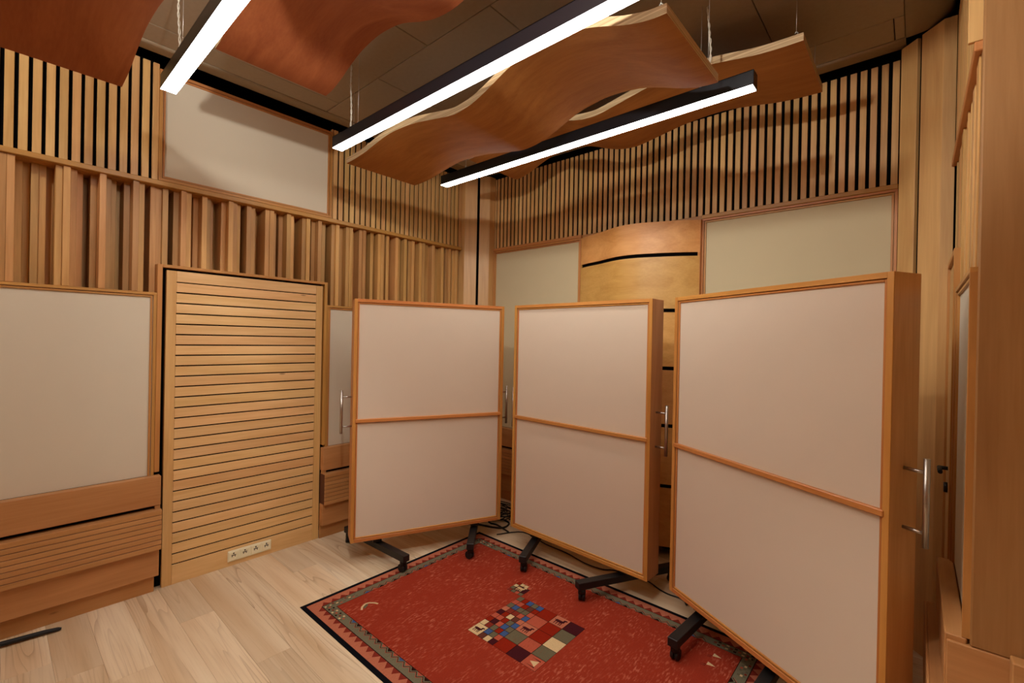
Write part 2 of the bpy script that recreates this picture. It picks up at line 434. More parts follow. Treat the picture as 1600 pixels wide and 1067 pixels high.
# slats: one mesh, shared ------------------------------------------------
ZT, ZR = 3.262, 2.545
SD = .016
slat0 = None
def slat(parent, loc, rotz=0):
    global slat0
    base = parent.location
    loc = (loc[0]-base.x, loc[1]-base.y, loc[2]-base.z)
    if slat0 is None:
        slat0 = obj('slat', box((-SD, -.0175, 0), (0, .0175, ZT-ZR), .0018), M['slat'], parent, loc, rotz); return slat0
    return inst(slat0, 'slat', parent, loc, rotz)
def clad(p, label):
    return tag(empty('slat_cladding', p), label, 'slat cladding', 'upright slat cladding on the upper walls')
def cb2(name, a, b, mat, root, bev=.0015):
    q = root.location
    return cbox(name, [a[i]-q[i] for i in range(3)], [b[i]-q[i] for i in range(3)], mat, root, bev)
t = clad((0, -.2, ZR), 'run of upright slats high on the left wall, left of the pale fabric panel')
cb2('backing_board', (-.06, -1.2, ZR), (-SD-.001, .66, CZ-.005), M['black'], t, 0)
for k in range(26): slat(t, (0, .6085-.0509*k, ZR))
cb2('edge_board', (-.03, .641, ZR), (0, .6715, ZT), M['slat'], t)
t = clad((0, 2.5, ZR), 'run of upright slats high on the left wall, between pale fabric panel and corner')
cb2('backing_board', (-.06, 1.80, ZR), (-SD-.001, 3.187, CZ-.005), M['black'], t, 0)
cb2('edge_board', (-.03, 1.7885, ZR), (0, 1.797, ZT), M['slat'], t)
y = 1.822
while y < 3.18: slat(t, (0, y, ZR)); y += .05
t = clad((0, 1, 2.515), 'long wooden rail under the slats across the left wall'); t.name = 'wall_rail'; t['category'] = 'rail'; del t['group']
cb2('rail', (-.09, -1.3, 2.515), (.016, 3.187, 2.5445), M['trimy'], t, .003)
t = clad((1.83, LY, ZR), 'wide run of upright slats across the top of the back wall')
cb2('backing_board', (.23, LY+.013, ZR), (3.44, LY+.049, CZ-.005), M['black'], t, 0)
cb2('edge_board', (.229, LY, ZR), (.243, LY+.012, ZT), M['slat'], t)
x = .2725
while x < 3.43: slat(t, (x, LY, ZR), -math.pi/2).scale = (.75, .9, 1); x += .05
cb2('rail', (.23, LY-.018, 2.517), (1.299, LY+.03, 2.5445), M['trimx'], t, .003)
cb2('rail', (2.338, LY-.018, 2.517), (3.442, LY+.03, 2.5445), M['trimx'], t, .003)
cb2('rail', (1.2995, LY-.001, 2.513), (2.3375, LY+.03, 2.5445), M['trimx'], t, .001)
t = clad((RX, 2.6, ZR), 'run of upright slats high on the right wall, seen edge-on')
cb2('backing_board', (RX+SD+.001, 2.0, ZR), (RX+.06, 3.18, CZ-.005), M['black'], t, 0)
cb2('edge_board', (RX-.026, 1.985, ZR), (RX+.03, 2.0, CZ-.005), M['woodz'], t)
y = 2.0225
while y < 3.17: slat(t, (RX, y, ZR), math.pi); y += .05
cb2('rail', (RX-.012, 1.985, 2.515), (RX+.05, 3.18, 2.5445), M['trimy'], t, .003)

# jamb: plain veneer return facing the room
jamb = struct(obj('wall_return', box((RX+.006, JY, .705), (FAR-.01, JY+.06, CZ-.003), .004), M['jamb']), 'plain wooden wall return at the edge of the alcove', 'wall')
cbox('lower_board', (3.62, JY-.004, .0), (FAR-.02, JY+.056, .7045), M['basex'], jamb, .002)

# corner columns ---------------------------------------------------------
def corner_column(name, pts, mid, label):
    """pts: A wall point, B outer, C outer, D wall point (plan); a dark gap splits face B-C"""
    A, B, Cc, D = [Vector((*p, 0)) for p in pts]
    base = (B+Cc)/2
    root = empty(name, (base.x, base.y, 0)); tag(root, label, 'column')
    d = (Cc-B); L = d.length; d.normalize()
    n = Vector((d.y, -d.x, 0))
    if n.dot(Vector((1.8, 1.5, 0))-base) < 0: n = -n
    def rel(v): return (v.x-base.x, v.y-base.y)
    g0, g1 = B + d*(L*mid-.0125), B + d*(L*mid+.0125)
    H = CZ-.004
    for (p, q) in ((B, g0), (g1, Cc)):
        inner = [p - n*.02, q - n*.02]
        bm = prism([rel(p), rel(q), rel(inner[1]), rel(inner[0])], 0, H, .0015)
        obj('board', bm, M['woodz'], root)
    for (p, q) in ((A, B), (Cc, D)):
        e = (q-p).normalized(); nn = Vector((-e.y, e.x, 0))
        if nn.dot(Vector((1.8, 1.5, 0))-base) > 0: nn = -nn
        p2, q2 = p - e*(-.0005), q - e*.0005
        obj('side_board', prism([rel(p2), rel(q2), rel(q2+nn*.018), rel(p2+nn*.018)], 0, H, .001), M['woodz'], root)
    i0, i1 = B - n*.022 + d*.03, Cc - n*.022 - d*.03
    obj('core', prism([rel(i0), rel(i1), rel(i1-n*.02), rel(i0-n*.02)], 0, H), M['black'], root)
    return root
corner_column('corner_column', [(-.10, 3.192), (.05, 3.192), (.228, 3.37), (.228, 3.45)], .54,
              'pale wooden corner column with dark gap, between left slats and back slats')
cc = corner_column('corner_column', [(3.446, 3.45), (3.446, 3.361), (3.615, 3.182), (3.665, 3.182)], .45,
              'pale wooden corner column with dark gap, right end of back wall')

# ================================================================ LEFT WALL FITTINGS
# diffuser --------------------------------------------------------------
U = .052
seq = [0,0,1.8,2.5,1.6,1.8,2.5,.3,0,.7,1.9,4,1.7,0,1.2,2.2,4,1.7,0,.5,4, .8,1,.6,4,1,0,.3,4,2,.4,1,2.2,3.5,1,0,.4,1,3.6,.4,.7,2,3.2,.3,.2,1,3.8,1.6,.2,.6,
       1.8,3,.5,.3,3.6,1.2,.2,2.4,1.4,3.8,.6,.3,3.2,1.4,.4,.3,2.8,2,.4,.2,3.6,2.6,.8,2.8,.3,.2,3.4,.5,1.6,2.8,.3,.6,2.2,.2,3.4,.6,.3,3.2,2.0,.4,.2,3.6,.9,1.4,.3,3.2,
       1.6,1.6,.4,2.8,.6,.3,3.6,.7,.2]
dmesh = {}
def diffuser_slat(parent, y, z0, z1, front, length_key, thick=.03):
    if length_key not in dmesh:
        o = obj('slat', box((-.26, -thick/2+.0003, 0), (0, thick/2-.0003, z1-z0), .0012), M['diff'], parent, (front, y, z0)); dmesh[length_key] = o; return o
    return inst(dmesh[length_key], 'slat', parent, (front, y, z0))
dif = empty('wood_diffuser', (-.06, 1.6, 1.85))
tag(dif, 'long band of wooden diffuser strips at uneven depths across the left wall', 'diffuser')
for i in range(-43, len(seq)):
    yy = .029 + .03*i
    if yy > 3.182: break
    dep = seq[i] if i >= 0 else seq[20 - i]
    hi = yy > .672 and yy < 1.755
    diffuser_slat(dif, yy-1.6, (2.032 if hi else 1.853)-1.85, 2.514-1.85, -dep*U-.002+.06, 'hi' if hi else 'lo')

cbox('top_board', (-.44, -1.3-1.6, .664), (-.03+.06, 3.187-1.6, .674), M['trimy'], dif, 0)
cbox('bottom_board', (-.44, -1.3-1.6, -.012), (-.03, .67-1.6, .0), M['trimy'], dif, 0)
cbox('bottom_board', (-.44, 1.77-1.6, -.012), (-.03, 3.187-1.6, .0), M['trimy'], dif, 0)
# slatted panel with its own casing --------------------------------------
sp = empty('slatted_panel', (0, 1.215, 0))
tag(sp, 'tall door-like panel of horizontal wooden slats with sockets at its foot', 'panel')
def spbox(name, y0, y1, z0, z1, x0, x1, mat, bev=.0015):
    return cbox(name, (x0, y0-1.215, z0), (x1, y1-1.215, z1), mat, sp, bev)
spbox('casing', .676, .702, .74, 2.03, -.07, .014, M['trimz'])
spbox('casing', 1.745, 1.768, .74, 2.03, -.07, .014, M['trimz'])
spbox('casing', .702, 1.745, 2.012, 2.03, -.07, .014, M['trimy'])
spbox('backing', .69, 1.75, 0, 2.012, -.12, -.045, M['black'], 0)
spbox('felt_lining', .7775, 1.6835, .02, 1.99, -.0445, -.0115, M['black'], 0)
spbox('stile', .725, .777, 0, 1.998, -.03, 0, M['stile'])
spbox('stile', 1.684, 1.735, 0, 1.998, -.03, 0, M['stile'])
spbox('slat', .7775, 1.6835, 1.930, 1.998, -.011, 0, M['woody'])
zs = 1.9235; first = None
for k in range(27):
    z1 = zs - k*.0667; z0 = z1 - .0667 + .0082
    if first is None: first = spbox('slat', .7775, 1.6835, z0, z1, -.011, 0, M['woody'])
    else: inst(first, 'slat', sp, (first.location.x, first.location.y, z0))
spbox('slat', .7775, 1.6835, 0, zs-27*.0667, -.011, 0, M['woody'])

# fabric wall panels ------------------------------------------------------
def wall_panel(plane, a0, a1, z0, z1, label, depth=.03, fr=.014, fab='wallfab', sill=True):
    """plane: ('x', X, sign) or ('y', Y, sign); frame strip, inner bead and stretched fabric"""
    ax, pos, sg = plane
    mid = (a0+a1)/2
    root = empty('sound_absorber', (pos, mid, z0) if ax == 'x' else (mid, pos, z0))
    tag(root, label, 'sound absorber', 'fabric panels on the walls')
    def pb(name, u0, u1, w0, w1, d0, d1, mat, bev=.001):
        if ax == 'x': return cbox(name, (sg*d0, u0-mid, w0-z0), (sg*d1, u1-mid, w1-z0), mat, root, bev)
        return cbox(name, (u0-mid, sg*d0, w0-z0), (u1-mid, sg*d1, w1-z0), mat, root, bev)
    h = M['trimy'] if ax == 'x' else M['trimx']
    for (inset, wd, d1) in ((0, fr, .012), (fr+.003, .011, .006)):
        nm = 'frame_strip' if inset == 0 else 'bead'
        pb(nm, a0+inset, a1-inset, z1-inset-wd, z1-inset, -depth, d1, h)
        zb = z0 if not sill else z0+inset+wd
        if sill: pb(nm, a0+inset, a1-inset, z0+inset, z0+inset+wd, -depth, d1, h)
        pb(nm, a0+inset, a0+inset+wd, zb, z1-inset-wd, -depth, d1, M['trimz'])
        pb(nm, a1-inset-wd, a1-inset, zb, z1-inset-wd, -depth, d1, M['trimz'])
    e = fr*.5
    pb('fabric', a0+e, a1-e, z0+(e if sill else 0), z1-e, -depth-.005, -.002, M[fab], 0)
    return root
wall_panel(('x', 0, 1), .672, 1.788, 2.546, 3.232, 'square pale fabric panel high on the left wall between two runs of slats', fr=.018)
wall_panel(('x', 0, 1), -1.1, .675, .7225, 1.851, 'wide fabric panel on the left wall beside the slatted panel', fr=.016, sill=False)
wall_panel(('x', 0, 1), 1.769, 3.188, .7225, 1.851, 'fabric panel on the left wall partly hidden behind the first rolling screen', fr=.016, sill=False)
wall_panel(('y', LY, -1), .231, 1.296, .7225, 2.516, 'tall fabric panel on the back wall left of the curved wooden panel', fab='backfab', sill=False)
wall_panel(('y', LY, -1), 2.342, 3.442, .7225, 2.516, 'tall fabric panel on the back wall right of the curved wooden panel', fab='backfab', sill=False)
wall_panel(('x', RX, -1), 1.968, 2.655, .7225, 1.851, 'fabric panel on the right wall seen edge-on past the wooden return', fr=.016, sill=False)

# right wall diffuser, edge-on
difr = empty('wood_diffuser', (RX+.06, 2.58, 1.85)); tag(difr, 'band of wooden diffuser strips on the right wall seen edge-on', 'diffuser')
for i in range(39):
    yy = 2.005 + .03*i
    if yy > 3.17: break
    o = diffuser_slat(difr, yy-2.58, 0, .66, -.06 + .002 + seq[(i*5+3) % len(seq)]*.015, 'lo')
    o.location.z = .003; o.rotation_euler = (0, 0, math.pi)

# base units -----------------------------------------------------------------
def base_unit(ax, pos, sg, a0, a1, label, dpt=1.0):
    mid = (a0+a1)/2
    root = empty('base_unit', (pos, mid, 0) if ax == 'x' else (mid, pos, 0))
    tag(root, label, 'base unit')
    H = M['basey'] if ax == 'x' else M['basex']
    def pb(name, u0, u1, w0, w1, d0, d1, mat, bev=.0015):
        if ax == 'x': return cbox(name, (sg*d0, u0-mid, w0), (sg*d1, u1-mid, w1), mat, root, bev)
        return cbox(name, (u0-mid, sg*d0, w0), (u1-mid, sg*d1, w1), mat, root, bev)
    pb('ledge_board', a0, a1, .542, .722, .0, .05, H, .003)
    pb('slot_backing', a0, a1, .520, .5415, .0, .012, M['black'], 0)
    pb('slot_end', a1-.028, a1-.002, 0.5205, .5415, .0, .046, H, 0)
    pb('slot_end', a0+.002, a0+.028, 0.5205, .5415, .0, .046, H, 0)
    n = 8; z0, z1 = .279, .520; st = (z1-z0)/n
    pb('groove_backing', a0+.002, a1-.002, z0+.002, z1-.0036, .0, .079, M['groove'], 0)
    for k in range(n):
        pb('slat', a0, a1, z0+k*st+(.0017 if k else 0), z0+(k+1)*st-(.0017 if k < n-1 else 0), .0792, .087, H, .0012)
    pb('groove_top', a0, a1, z1-.0035, z1, .013, .079, H, 0)
    pb('lower_board', a0, a1-.004, .106, .278, .0, .05, H, .002)
    pb('plinth', a0, a1-.02, 0, .105, .0, .012, H, .001)
    return root
base_unit('x', 0, 1, -1.2, .7055, 'stepped wooden base unit with grooved board, left of the slatted panel')
base_unit('x', 0, 1, 1.738, 3.188, 'stepped wooden base unit right of the slatted panel, behind the first screen')
base_unit('y', LY, -1, .235, 1.296, 'stepped wooden base unit on back wall, seen between first and second screens')
base_unit('y', LY, -1, 2.342, 3.44, 'stepped wooden base unit on back wall, hidden behind the largest screen')
base_unit('x', RX, -1, 1.968, 2.66, 'stepped wooden base unit on the right wall under the edge-on fabric panel')
base_unit('y', JY-.0045, -1, 3.752, 4.78, 'stepped wooden base unit against the alcove return in the bottom right')

# curved panel on the back wall --------------------------------------------
prof = [(1.300,3.432),(1.40,3.385),(1.50,3.352),(1.58,3.320),(1.66,3.284),(1.74,3.254),(1.83,3.240),(1.93,3.250),(2.03,3.282),(2.13,3.320),(2.24,3.372),(2.338,3.428)]
prof = [(x, y+.004) for x, y in catmull(prof, 4)]
def prof_y(x):
    for (xa, ya), (xb, yb) in zip(prof, prof[1:]):
        if xa <= x <= xb: return ya + (yb-ya)*(x-xa)/(xb-xa)
    return prof[0][1] if x < prof[0][0] else prof[-1][1]
cp = empty('curved_panel', (1.82, 3.44, 0))
tag(cp, 'bowed birch panel with long dark slots in the middle of the back wall', 'panel')
XA, XB = prof[0][0], prof[-1][0]
def curved_board(name, z0, z1, x0, x1, th=.016):
    xs = [x0] + [x for x, _ in prof if x0+.004 < x < x1-.004] + [x1]
    bm = bmesh.new(); cols = []
    for x in xs:
        yv = prof_y(x)
        cols.append([bm.verts.new((x-1.82, yv-3.44+dy, z)) for dy, z in ((0, z0), (0, z1), (th, z1), (th, z0))])
    for a, b in zip(cols, cols[1:]):
        for i in range(4):
            j = (i+1) % 4; f = bm.faces.new((a[i], b[i], b[j], a[j])); f.smooth = i in (0, 2)
    bm.faces.new(cols[0]); bm.faces.new(cols[-1][::-1])
    bmesh.ops.recalc_face_normals(bm, faces=bm.faces)
    me = obj(name, bm, M['woodx'], cp)
    for f in me.data.polygons: f.use_smooth = False
    for f in me.data.polygons:
        if abs(f.normal.z) < .5 and abs(f.normal.y) > .3: f.use_smooth = True
    me.data.set_sharp_from_angle(angle=math.radians(40))
    return me
SL = [2.262, 1.846, 1.414, .985, .535]
zz = [2.512] + SL + [.085]
for i in range(len(zz)-1):
    top = zz[i] - (.014 if i else 0); bot = zz[i+1] + (.014 if i < len(zz)-2 else 0)
    curved_board('board', bot, top, XA, XB)
for z in SL:
    curved_board('bridge', z-.0138, z+.0138, XA, XA+.014); curved_board('bridge', z-.0138, z+.0138, XB-.018, XB)
obj('backing', prism([(x-1.82, y-3.44+.024) for x, y in prof] + [(XB-1.82, .008), (XA-1.82, .008)], .1, 2.49), M['black'], cp)
cbox('trim_strip', (2.342-1.82-.003, -.03, .09), (2.342-1.82+.0, .0, 2.51), M['trimz'], cp, .0005)

# door on the right wall, edge-on ------------------------------------------
door = struct(obj('door_1', box((-.02, -.24, 0), (.02, .24, 1.985), .002), M['woodz'], None, (RX+.012, 2.925, .004)), 'wooden door on the right wall with black lever handle', 'door')
cbox('door_frame', (-.03, -.262, 0), (.03, -.243, 2.02), M['trimz'], door)
cbox('door_frame', (-.03, .243, 0), (.03, .256, 2.02), M['trimz'], door)
cbox('door_frame', (-.03, -.243, 1.998), (.03, .243, 2.02), M['trimy'], door)
hb = bmesh.new(); add_tube(hb, [(-.02, 0, 0), (-.055, 0, 0)], .009, 10); add_tube(hb, [(-.05, .005, 0), (-.05, -.11, 0)], .009, 10)
obj('handle', hb, M['blackmetal'], door, (0, .08, 1.03))
hb = bmesh.new(); add_tube(hb, [(-.02, 0, 0), (-.034, 0, 0)], .024, 14)
obj('lock', hb, M['blackmetal'], door, (0, .08, .94))

# sockets ------------------------------------------------------------------
ps = empty('power_socket', (.0006, 1.235, .069))
tag(ps, 'cream four-gang power socket low on the slatted panel', 'socket')
obj('cover_plate', box((0, -.142, -.038), (.009, .142, .038), .004), M['socket'], ps)
for k in range(4):
    yc = -.1065 + .071*k
    bm = bmesh.new(); add_box(bm, (.009, -.030, -.030), (.0135, .030, .030), .002)
    sk = obj('socket', bm, M['socket'], ps, (0, yc, 0))
    # round well as a raised ring with a dark, half shadowed face
    bm = bmesh.new(); n = 20
    r0 = [bm.verts.new((.0137, .021*math.cos(2*math.pi*i/n), .021*math.sin(2*math.pi*i/n))) for i in range(n)]
    r1 = [bm.verts.new((.0155, .0225*math.cos(2*math.pi*i/n), .0225*math.sin(2*math.pi*i/n))) for i in range(n)]
    for i in range(n): bm.faces.new((r0[i], r1[i], r1[(i+1) % n], r0[(i+1) % n]))
    obj('rim', bm, M['socket'], sk)
    bm = bmesh.new()
    for (cy, cz, rr) in ((-.009, -.001, .0035), (.009, -.001, .0035), (0, .019, .0055)):
        add_tube(bm, [(.0134, cy, cz), (.0142, cy, cz)], rr, 10)
    add_box(bm, (.0134, -.014, .004), (.014, .014, .010))
    obj('contact_hole', bm, M['hole'], sk)

# ================================================================ HANGING PANELS AND LAMPS
F = 1.082
wave = [(0,0),(.1,.003),(.2,.012),(.32,.033),(.45,.052),(.55,.055),(.7,.045),(.85,.02),(.98,-.003),(1.05,-.008),(1.15,.004),(1.25,.035),(1.38,.085),(1.5,.108),(1.6,.113),(1.72,.1),(1.82,.072),(1.93,.03),(2.02,.006),(2.09,0)]
wave = [(x*F, z*F) for x, z in wave]
waveS = catmull(wave, 3)
CL = wave[-1][0]
def wire(root, name, p, z0, z1, r=.0012, mat='wire'):
    return obj(name, tube([(p[0], p[1], z0), (p[0], p[1], z1)], r, 6), M[mat], root)
def ceiling_cloud(x0, y0, y1, z, mirror, label):
    root = empty('ceiling_panel', (x0+CL/2, (y0+y1)/2, z)); tag(root, label, 'ceiling panel', 'wavy wooden panels hung from the ceiling')
    pts = [(CL-x, h) for x, h in waveS][::-1] if mirror else waveS
    th = .038; hw = (y1-y0)/2; bm = bmesh.new(); cols = []
    for x, h in pts:
        cols.append([bm.verts.new((x-CL/2, yy, h+dz)) for yy, dz in ((-hw, 0), (hw, 0), (hw, th), (-hw, th))])
    for a, b in zip(cols, cols[1:]):
        for i in range(4):
            j = (i+1) % 4; f = bm.faces.new((a[i], b[i], b[j], a[j])); f.material_index = 0 if i in (0, 2) else 1
            f.smooth = i in (0, 2)
    bm.faces.new(cols[0]).material_index = 1; bm.faces.new(cols[-1][::-1]).material_index = 1
    bmesh.ops.recalc_face_normals(bm, faces=bm.faces)
    o = obj('wavy_board', bm, [M['cloud'], M['ply']], root)
    o.data.set_sharp_from_angle(angle=math.radians(40))
    for sx in (-1, 1):
        for sy in (-1, 1):
            px, py = sx*(CL/2-.035), sy*(hw-.03)
            hz = (pts[0] if sx < 0 else pts[-1])[1] + th
            wire(root, 'suspension_wire', (px, py), hz+.03, CZ-z-.001)
            hk = bmesh.new()
            add_tube(hk, [(px, py, hz-.002), (px, py, hz+.012), (px+.008, py, hz+.022), (px, py, hz+.032), (px-.006, py, hz+.024)], .0028, 6)
            obj('hook', hk, M['wire'], root)
    return root
ceiling_cloud(.511, .422-.573, .422, 2.836, False, 'wavy wooden ceiling panel nearest the viewer, in the top left corner')
ceiling_cloud(.879, 1.298-.573, 1.298, 3.028, True, 'wavy wooden ceiling panel between the first and second lamps')
ceiling_cloud(.576, 1.601, 2.175, 2.793, False, 'wavy wooden ceiling panel between the second and third lamps, fully in view')
ceiling_cloud(.857, 2.478, 3.051, 3.020, True, 'wavy wooden ceiling panel nearest the back wall, behind the third lamp')

BX0, BX1, BW, BH, BZ = .749, 2.957, .064, .072, 2.789
LIP = .004
def light_bar(y, label):
    L = BX1-BX0; cx = (BX0+BX1)/2
    root = empty('light_bar', (cx, y, BZ)); tag(root, label, 'lamp', 'long black pendant lamps')
    bm = bmesh.new(); t = .003; hw = BW/2
    add_box(bm, (-L/2+.004, -hw, LIP), (L/2-.004, -hw+t, BH)); add_box(bm, (-L/2+.004, hw-t, LIP), (L/2-.004, hw, BH))
    add_box(bm, (-L/2+.004, -hw, BH-t), (L/2-.004, hw, BH+.0005))
    obj('housing', bm, M['housing'], root)
    for s in (-1, 1):
        cbox('end_cap', (s*(L/2-.004), -hw, LIP-.002), (s*L/2, hw, BH+.001), M['housing'], root, .0008)
    bm = box((-L/2+.0045, -hw+.001, 0), (L/2-.0045, hw-.001, LIP-.0005))
    obj('diffuser', bm, M['lamp'], root)
    for s in (-1, 1):
        wire(root, 'suspension_wire', (s*(L/2-.25), 0), BH, CZ-BZ-.001)
        obj('wire_grip', tube([(s*(L/2-.25), 0, BH), (s*(L/2-.25), 0, BH+.03)], .005, 8), M['wire'], root)
    return root, L
def power_cable(root, x, y, z0, z1, sway, seed):
    r = random.Random(seed); n = 46; bm = bmesh.new()
    for ph in (0, math.pi):
        pts = []
        for i in range(n):
            t = i/(n-1); a = ph + t*34
            pts.append((x + sway*math.sin(math.pi*t)*(1 if t < .6 else .9) + .0032*math.cos(a), y + .4*sway*math.sin(2.2*math.pi*t) + .0032*math.sin(a), z0 + (z1-z0)*t))
        add_tube(bm, pts, .0026, 5)
    return obj('power_cable', bm, M['clearcord'], root)
b1, BL = light_bar(.564, 'black pendant lamp crossing the top left corner of the room, nearest the viewer')
b2, _ = light_bar(1.442, 'black pendant lamp in the middle of the three, in front of the wavy panel')
b3, _ = light_bar(2.321, 'black pendant lamp nearest the back wall, both ends in view')
def globe_lamp(p, mat, label):
    gl = empty('globe_lamp', p); tag(gl, label, 'lamp')
    bm = bmesh.new(); bmesh.ops.create_uvsphere(bm, u_segments=20, v_segments=12, radius=.036)
    obj('globe', bm, mat, gl, smooth=True)
    obj('lamp_holder', tube([(0, 0, .033), (0, 0, .075)], .016, 12), M['housing'], gl)
    wire(gl, 'cord', (0, 0), .075, CZ-p[2]-.001, .003, 'cord')
globe_lamp((2.68, .40, 2.97), M['globe'], 'small bare globe lamp hanging above the nearest black pendant')
globe_lamp((.9, -.5, 3.05), M['globe2'], 'small bare globe lamp hanging behind the viewer')
power_cable(b1, -BL/2+.13, .01, BH, CZ-BZ-.002, .010, 1)
power_cable(b2, -BL/2+.14, .01, BH, CZ-BZ-.002, .008, 2)
power_cable(b3, BL/2-.23, .012, BH, CZ-BZ-.002, .022, 3)

# ================================================================ ROLLING SCREENS
RZ = .006   # thickness of the rug under the front castors
GW, GH, GD, GZ = 1.136, 1.70, .146, .168
def make_screen(loc, ang, label, legs=((.325, .035), (GW-.325, GW-.035))):
    root = empty('acoustic_screen', (loc[0], loc[1], 0), math.radians(ang))
    tag(root, label, 'acoustic screen', 'rolling acoustic screens on black castor legs')
    def pb(name, a, b, mat, bev=.0015): return cbox(name, a, b, mat, root, bev)
    t = .022
    pb('side_panel', (0, 0, GZ), (t, GD, GZ+GH), M['side']); pb('side_panel', (GW-t, 0, GZ), (GW, GD, GZ+GH), M['side'])
    pb('top_panel', (t, 0, GZ+GH-t), (GW-t, GD, GZ+GH), M['frame_x']); pb('bottom_panel', (t, 0, GZ), (GW-t, GD, GZ+t), M['frame_x'])
    # face strips and inner bead
    pb('frame_strip', (-.0005, -.003, GZ), (t, .0, GZ+GH), M['frame_z'], .001); pb('frame_strip', (GW-t, -.003, GZ), (GW+.0005, 0, GZ+GH), M['frame_z'], .001)
    pb('frame_strip', (t, -.003, GZ+GH-t), (GW-t, 0, GZ+GH), M['frame_x'], .001); pb('frame_strip', (t, -.003, GZ), (GW-t, 0, GZ+t), M['frame_x'], .001)
    g = t+.002; bw = .010
    pb('bead', (g, .003, GZ+g), (g+bw, .02, GZ+GH-g), M['frame_z'], .002); pb('bead', (GW-g-bw, .003, GZ+g), (GW-g, .02, GZ+GH-g), M['frame_z'], .002)
    pb('bead', (g+bw, .003, GZ+GH-g-bw), (GW-g-bw, .02, GZ+GH-g), M['frame_x'], .002); pb('bead', (g+bw, .003, GZ+g), (GW-g-bw, .02, GZ+g+bw), M['frame_x'], .002)
    mz = 1.016
    pb('middle_rail', (.016, -.009, mz-.012), (GW-.016, .02, mz+.012), M['frame_x'], .003)
    pb('fabric', (g+bw*.5, .010, mz+.010), (GW-g-bw*.5, .03, GZ+GH-g-bw*.5), M['fabric'], .002)
    pb('fabric', (g+bw*.5, .010, GZ+g+bw*.5), (GW-g-bw*.5, .03, mz-.010), M['fabric'], .002)
    pb('back_panel', (t, GD-.016, GZ+t), (GW-t, GD-.004, GZ+GH-t), M['side'], .001)
    for s, x in ((-1, 0), (1, GW)):
        hx = x + s*.068
        h = obj('handle', tube([(hx, .072, .922), (hx, .072, 1.226)], .0095, 14), M['steel'], root)
        for z in (.97, 1.178):
            obj('post', tube([(x+s*.0005, .072, z), (hx, .072, z)], .0062, 10), M['steel'], h)
    for s in (0, 1):
        fx, rx = legs[s]
        f, r = Vector((fx, -.205, 0)), Vector((rx, .41, 0)); d = (r-f).normalized(); n = Vector((-d.y, d.x, 0))*.026
        a, b = f - d*.035, r + d*.03
        lg = obj('leg', prism([tuple((a+n)[:2]), tuple((a-n)[:2]), tuple((b-n)[:2]), tuple((b+n)[:2])], .082, .126, .002), M['blackmetal'], root)
        c = f + (r-f)*.46
        obj('post', box((c.x-.03, .045, .1262), (c.x+.03, .105, GZ-.0002), .001), M['blackmetal'], lg)
        for p, sw in ((f, .5), (r, -.4)):
            up = RZ if p is f else 0
            cb = bmesh.new()
            add_tube(cb, [(p.x, p.y, .0815), (p.x, p.y, .050)], .0235, 14)
            add_tube(cb, [(p.x, p.y, .060), (p.x, p.y, .040)], [.0235, .012], 14)
            ax = Vector((math.cos(sw), math.sin(sw), 0)); ce = Vector((p.x, p.y, .0285 + up)) + Vector((-ax.y, ax.x, 0))*.006
            for o_ in (-1, 1):
                q = ce + ax*(.011*o_)
                add_tube(cb, [tuple(q - ax*.008), tuple(q + ax*.008)], .0275, 16)
            add_tube(cb, [tuple(ce - ax*.02), tuple(ce + ax*.02)], .006, 8)
            obj('castor', cb, M['rubber'], lg)
    return root
make_screen((.612, 1.663), 66.607, 'left rolling acoustic screen beside the slatted panel, beige fabric in an orange frame')
make_screen((1.212, 2.666), -2.5, 'middle rolling acoustic screen, in front of the curved panel')
make_screen((2.481, 2.627), -29.05, 'largest, nearest rolling acoustic screen, on the right with a long steel handle', ((.305, .02), (.755, .47)))

# ================================================================ RUG
RX0, RX1, RY0, RY1 = .835, 3.045, 1.221, 2.702
rug_mats = {}
def rm(key, c, c2=None, amt=.35):
    rug_mats[key] = len(rug_list); rug_list.append(pile('wool_'+key, c, c2, amt))
rug_list = []
rm('black', '0d0d12'); rm('pink', 'b0674c', '8e4a38', .5); rm('brick', '7a2c20'); rm('green', '6d6650', '58553f', .3)
rm('red', '8c301e', 'c87658', .65); rm('line', '24120e'); rm('cream', 'c8ab7e'); rm('blue', '3c527c'); rm('plum', '40161a')
rm('moss', '625a44', '7a4a34', .4); rm('rose', 'a8503a', '7c2c20', .4); rm('brown', '5c3226'); rm('deep', '82200f')
bm = bmesh.new()
cx, cy = (RX0+RX1)/2, (RY0+RY1)/2
W2, H2 = (RX1-RX0)/2, (RY1-RY0)/2
add_box(bm, (-W2, -H2, 0), (W2, H2, .003), .001, rug_mats['black'])
def poly(pts, layer, mat):
    z = .0031 + layer*.0002
    f = bm.faces.new([bm.verts.new((x, y, z)) for x, y in pts]); f.material_index = rug_mats[mat]
    f.normal_update()
    if f.normal.z < 0: f.normal_flip()
def rect(x0, y0, x1, y1, layer, mat): poly([(x0, y0), (x1, y0), (x1, y1), (x0, y1)], layer, mat)
def inset(i): return W2-i, H2-i
E0, E1, E2 = .027, .092, .152
for (i, lay, mt) in ((E0, 0, 'pink'), (E1-.004, 2, 'line'), (E1, 3, 'green'), (E2-.003, 6, 'line'), (E2, 7, 'red')):
    a, b = inset(i); rect(-a, -b, a, b, lay, mt)
def on_side(side, t, d):
    """t along the edge 0..length, d from the outer rim"""
    if side == 0: return (-W2+t, -H2+d)
    if side == 1: return (W2-d, -H2+t)
    if side == 2: return (W2-t, H2-d)
    return (-W2+d, H2-t)
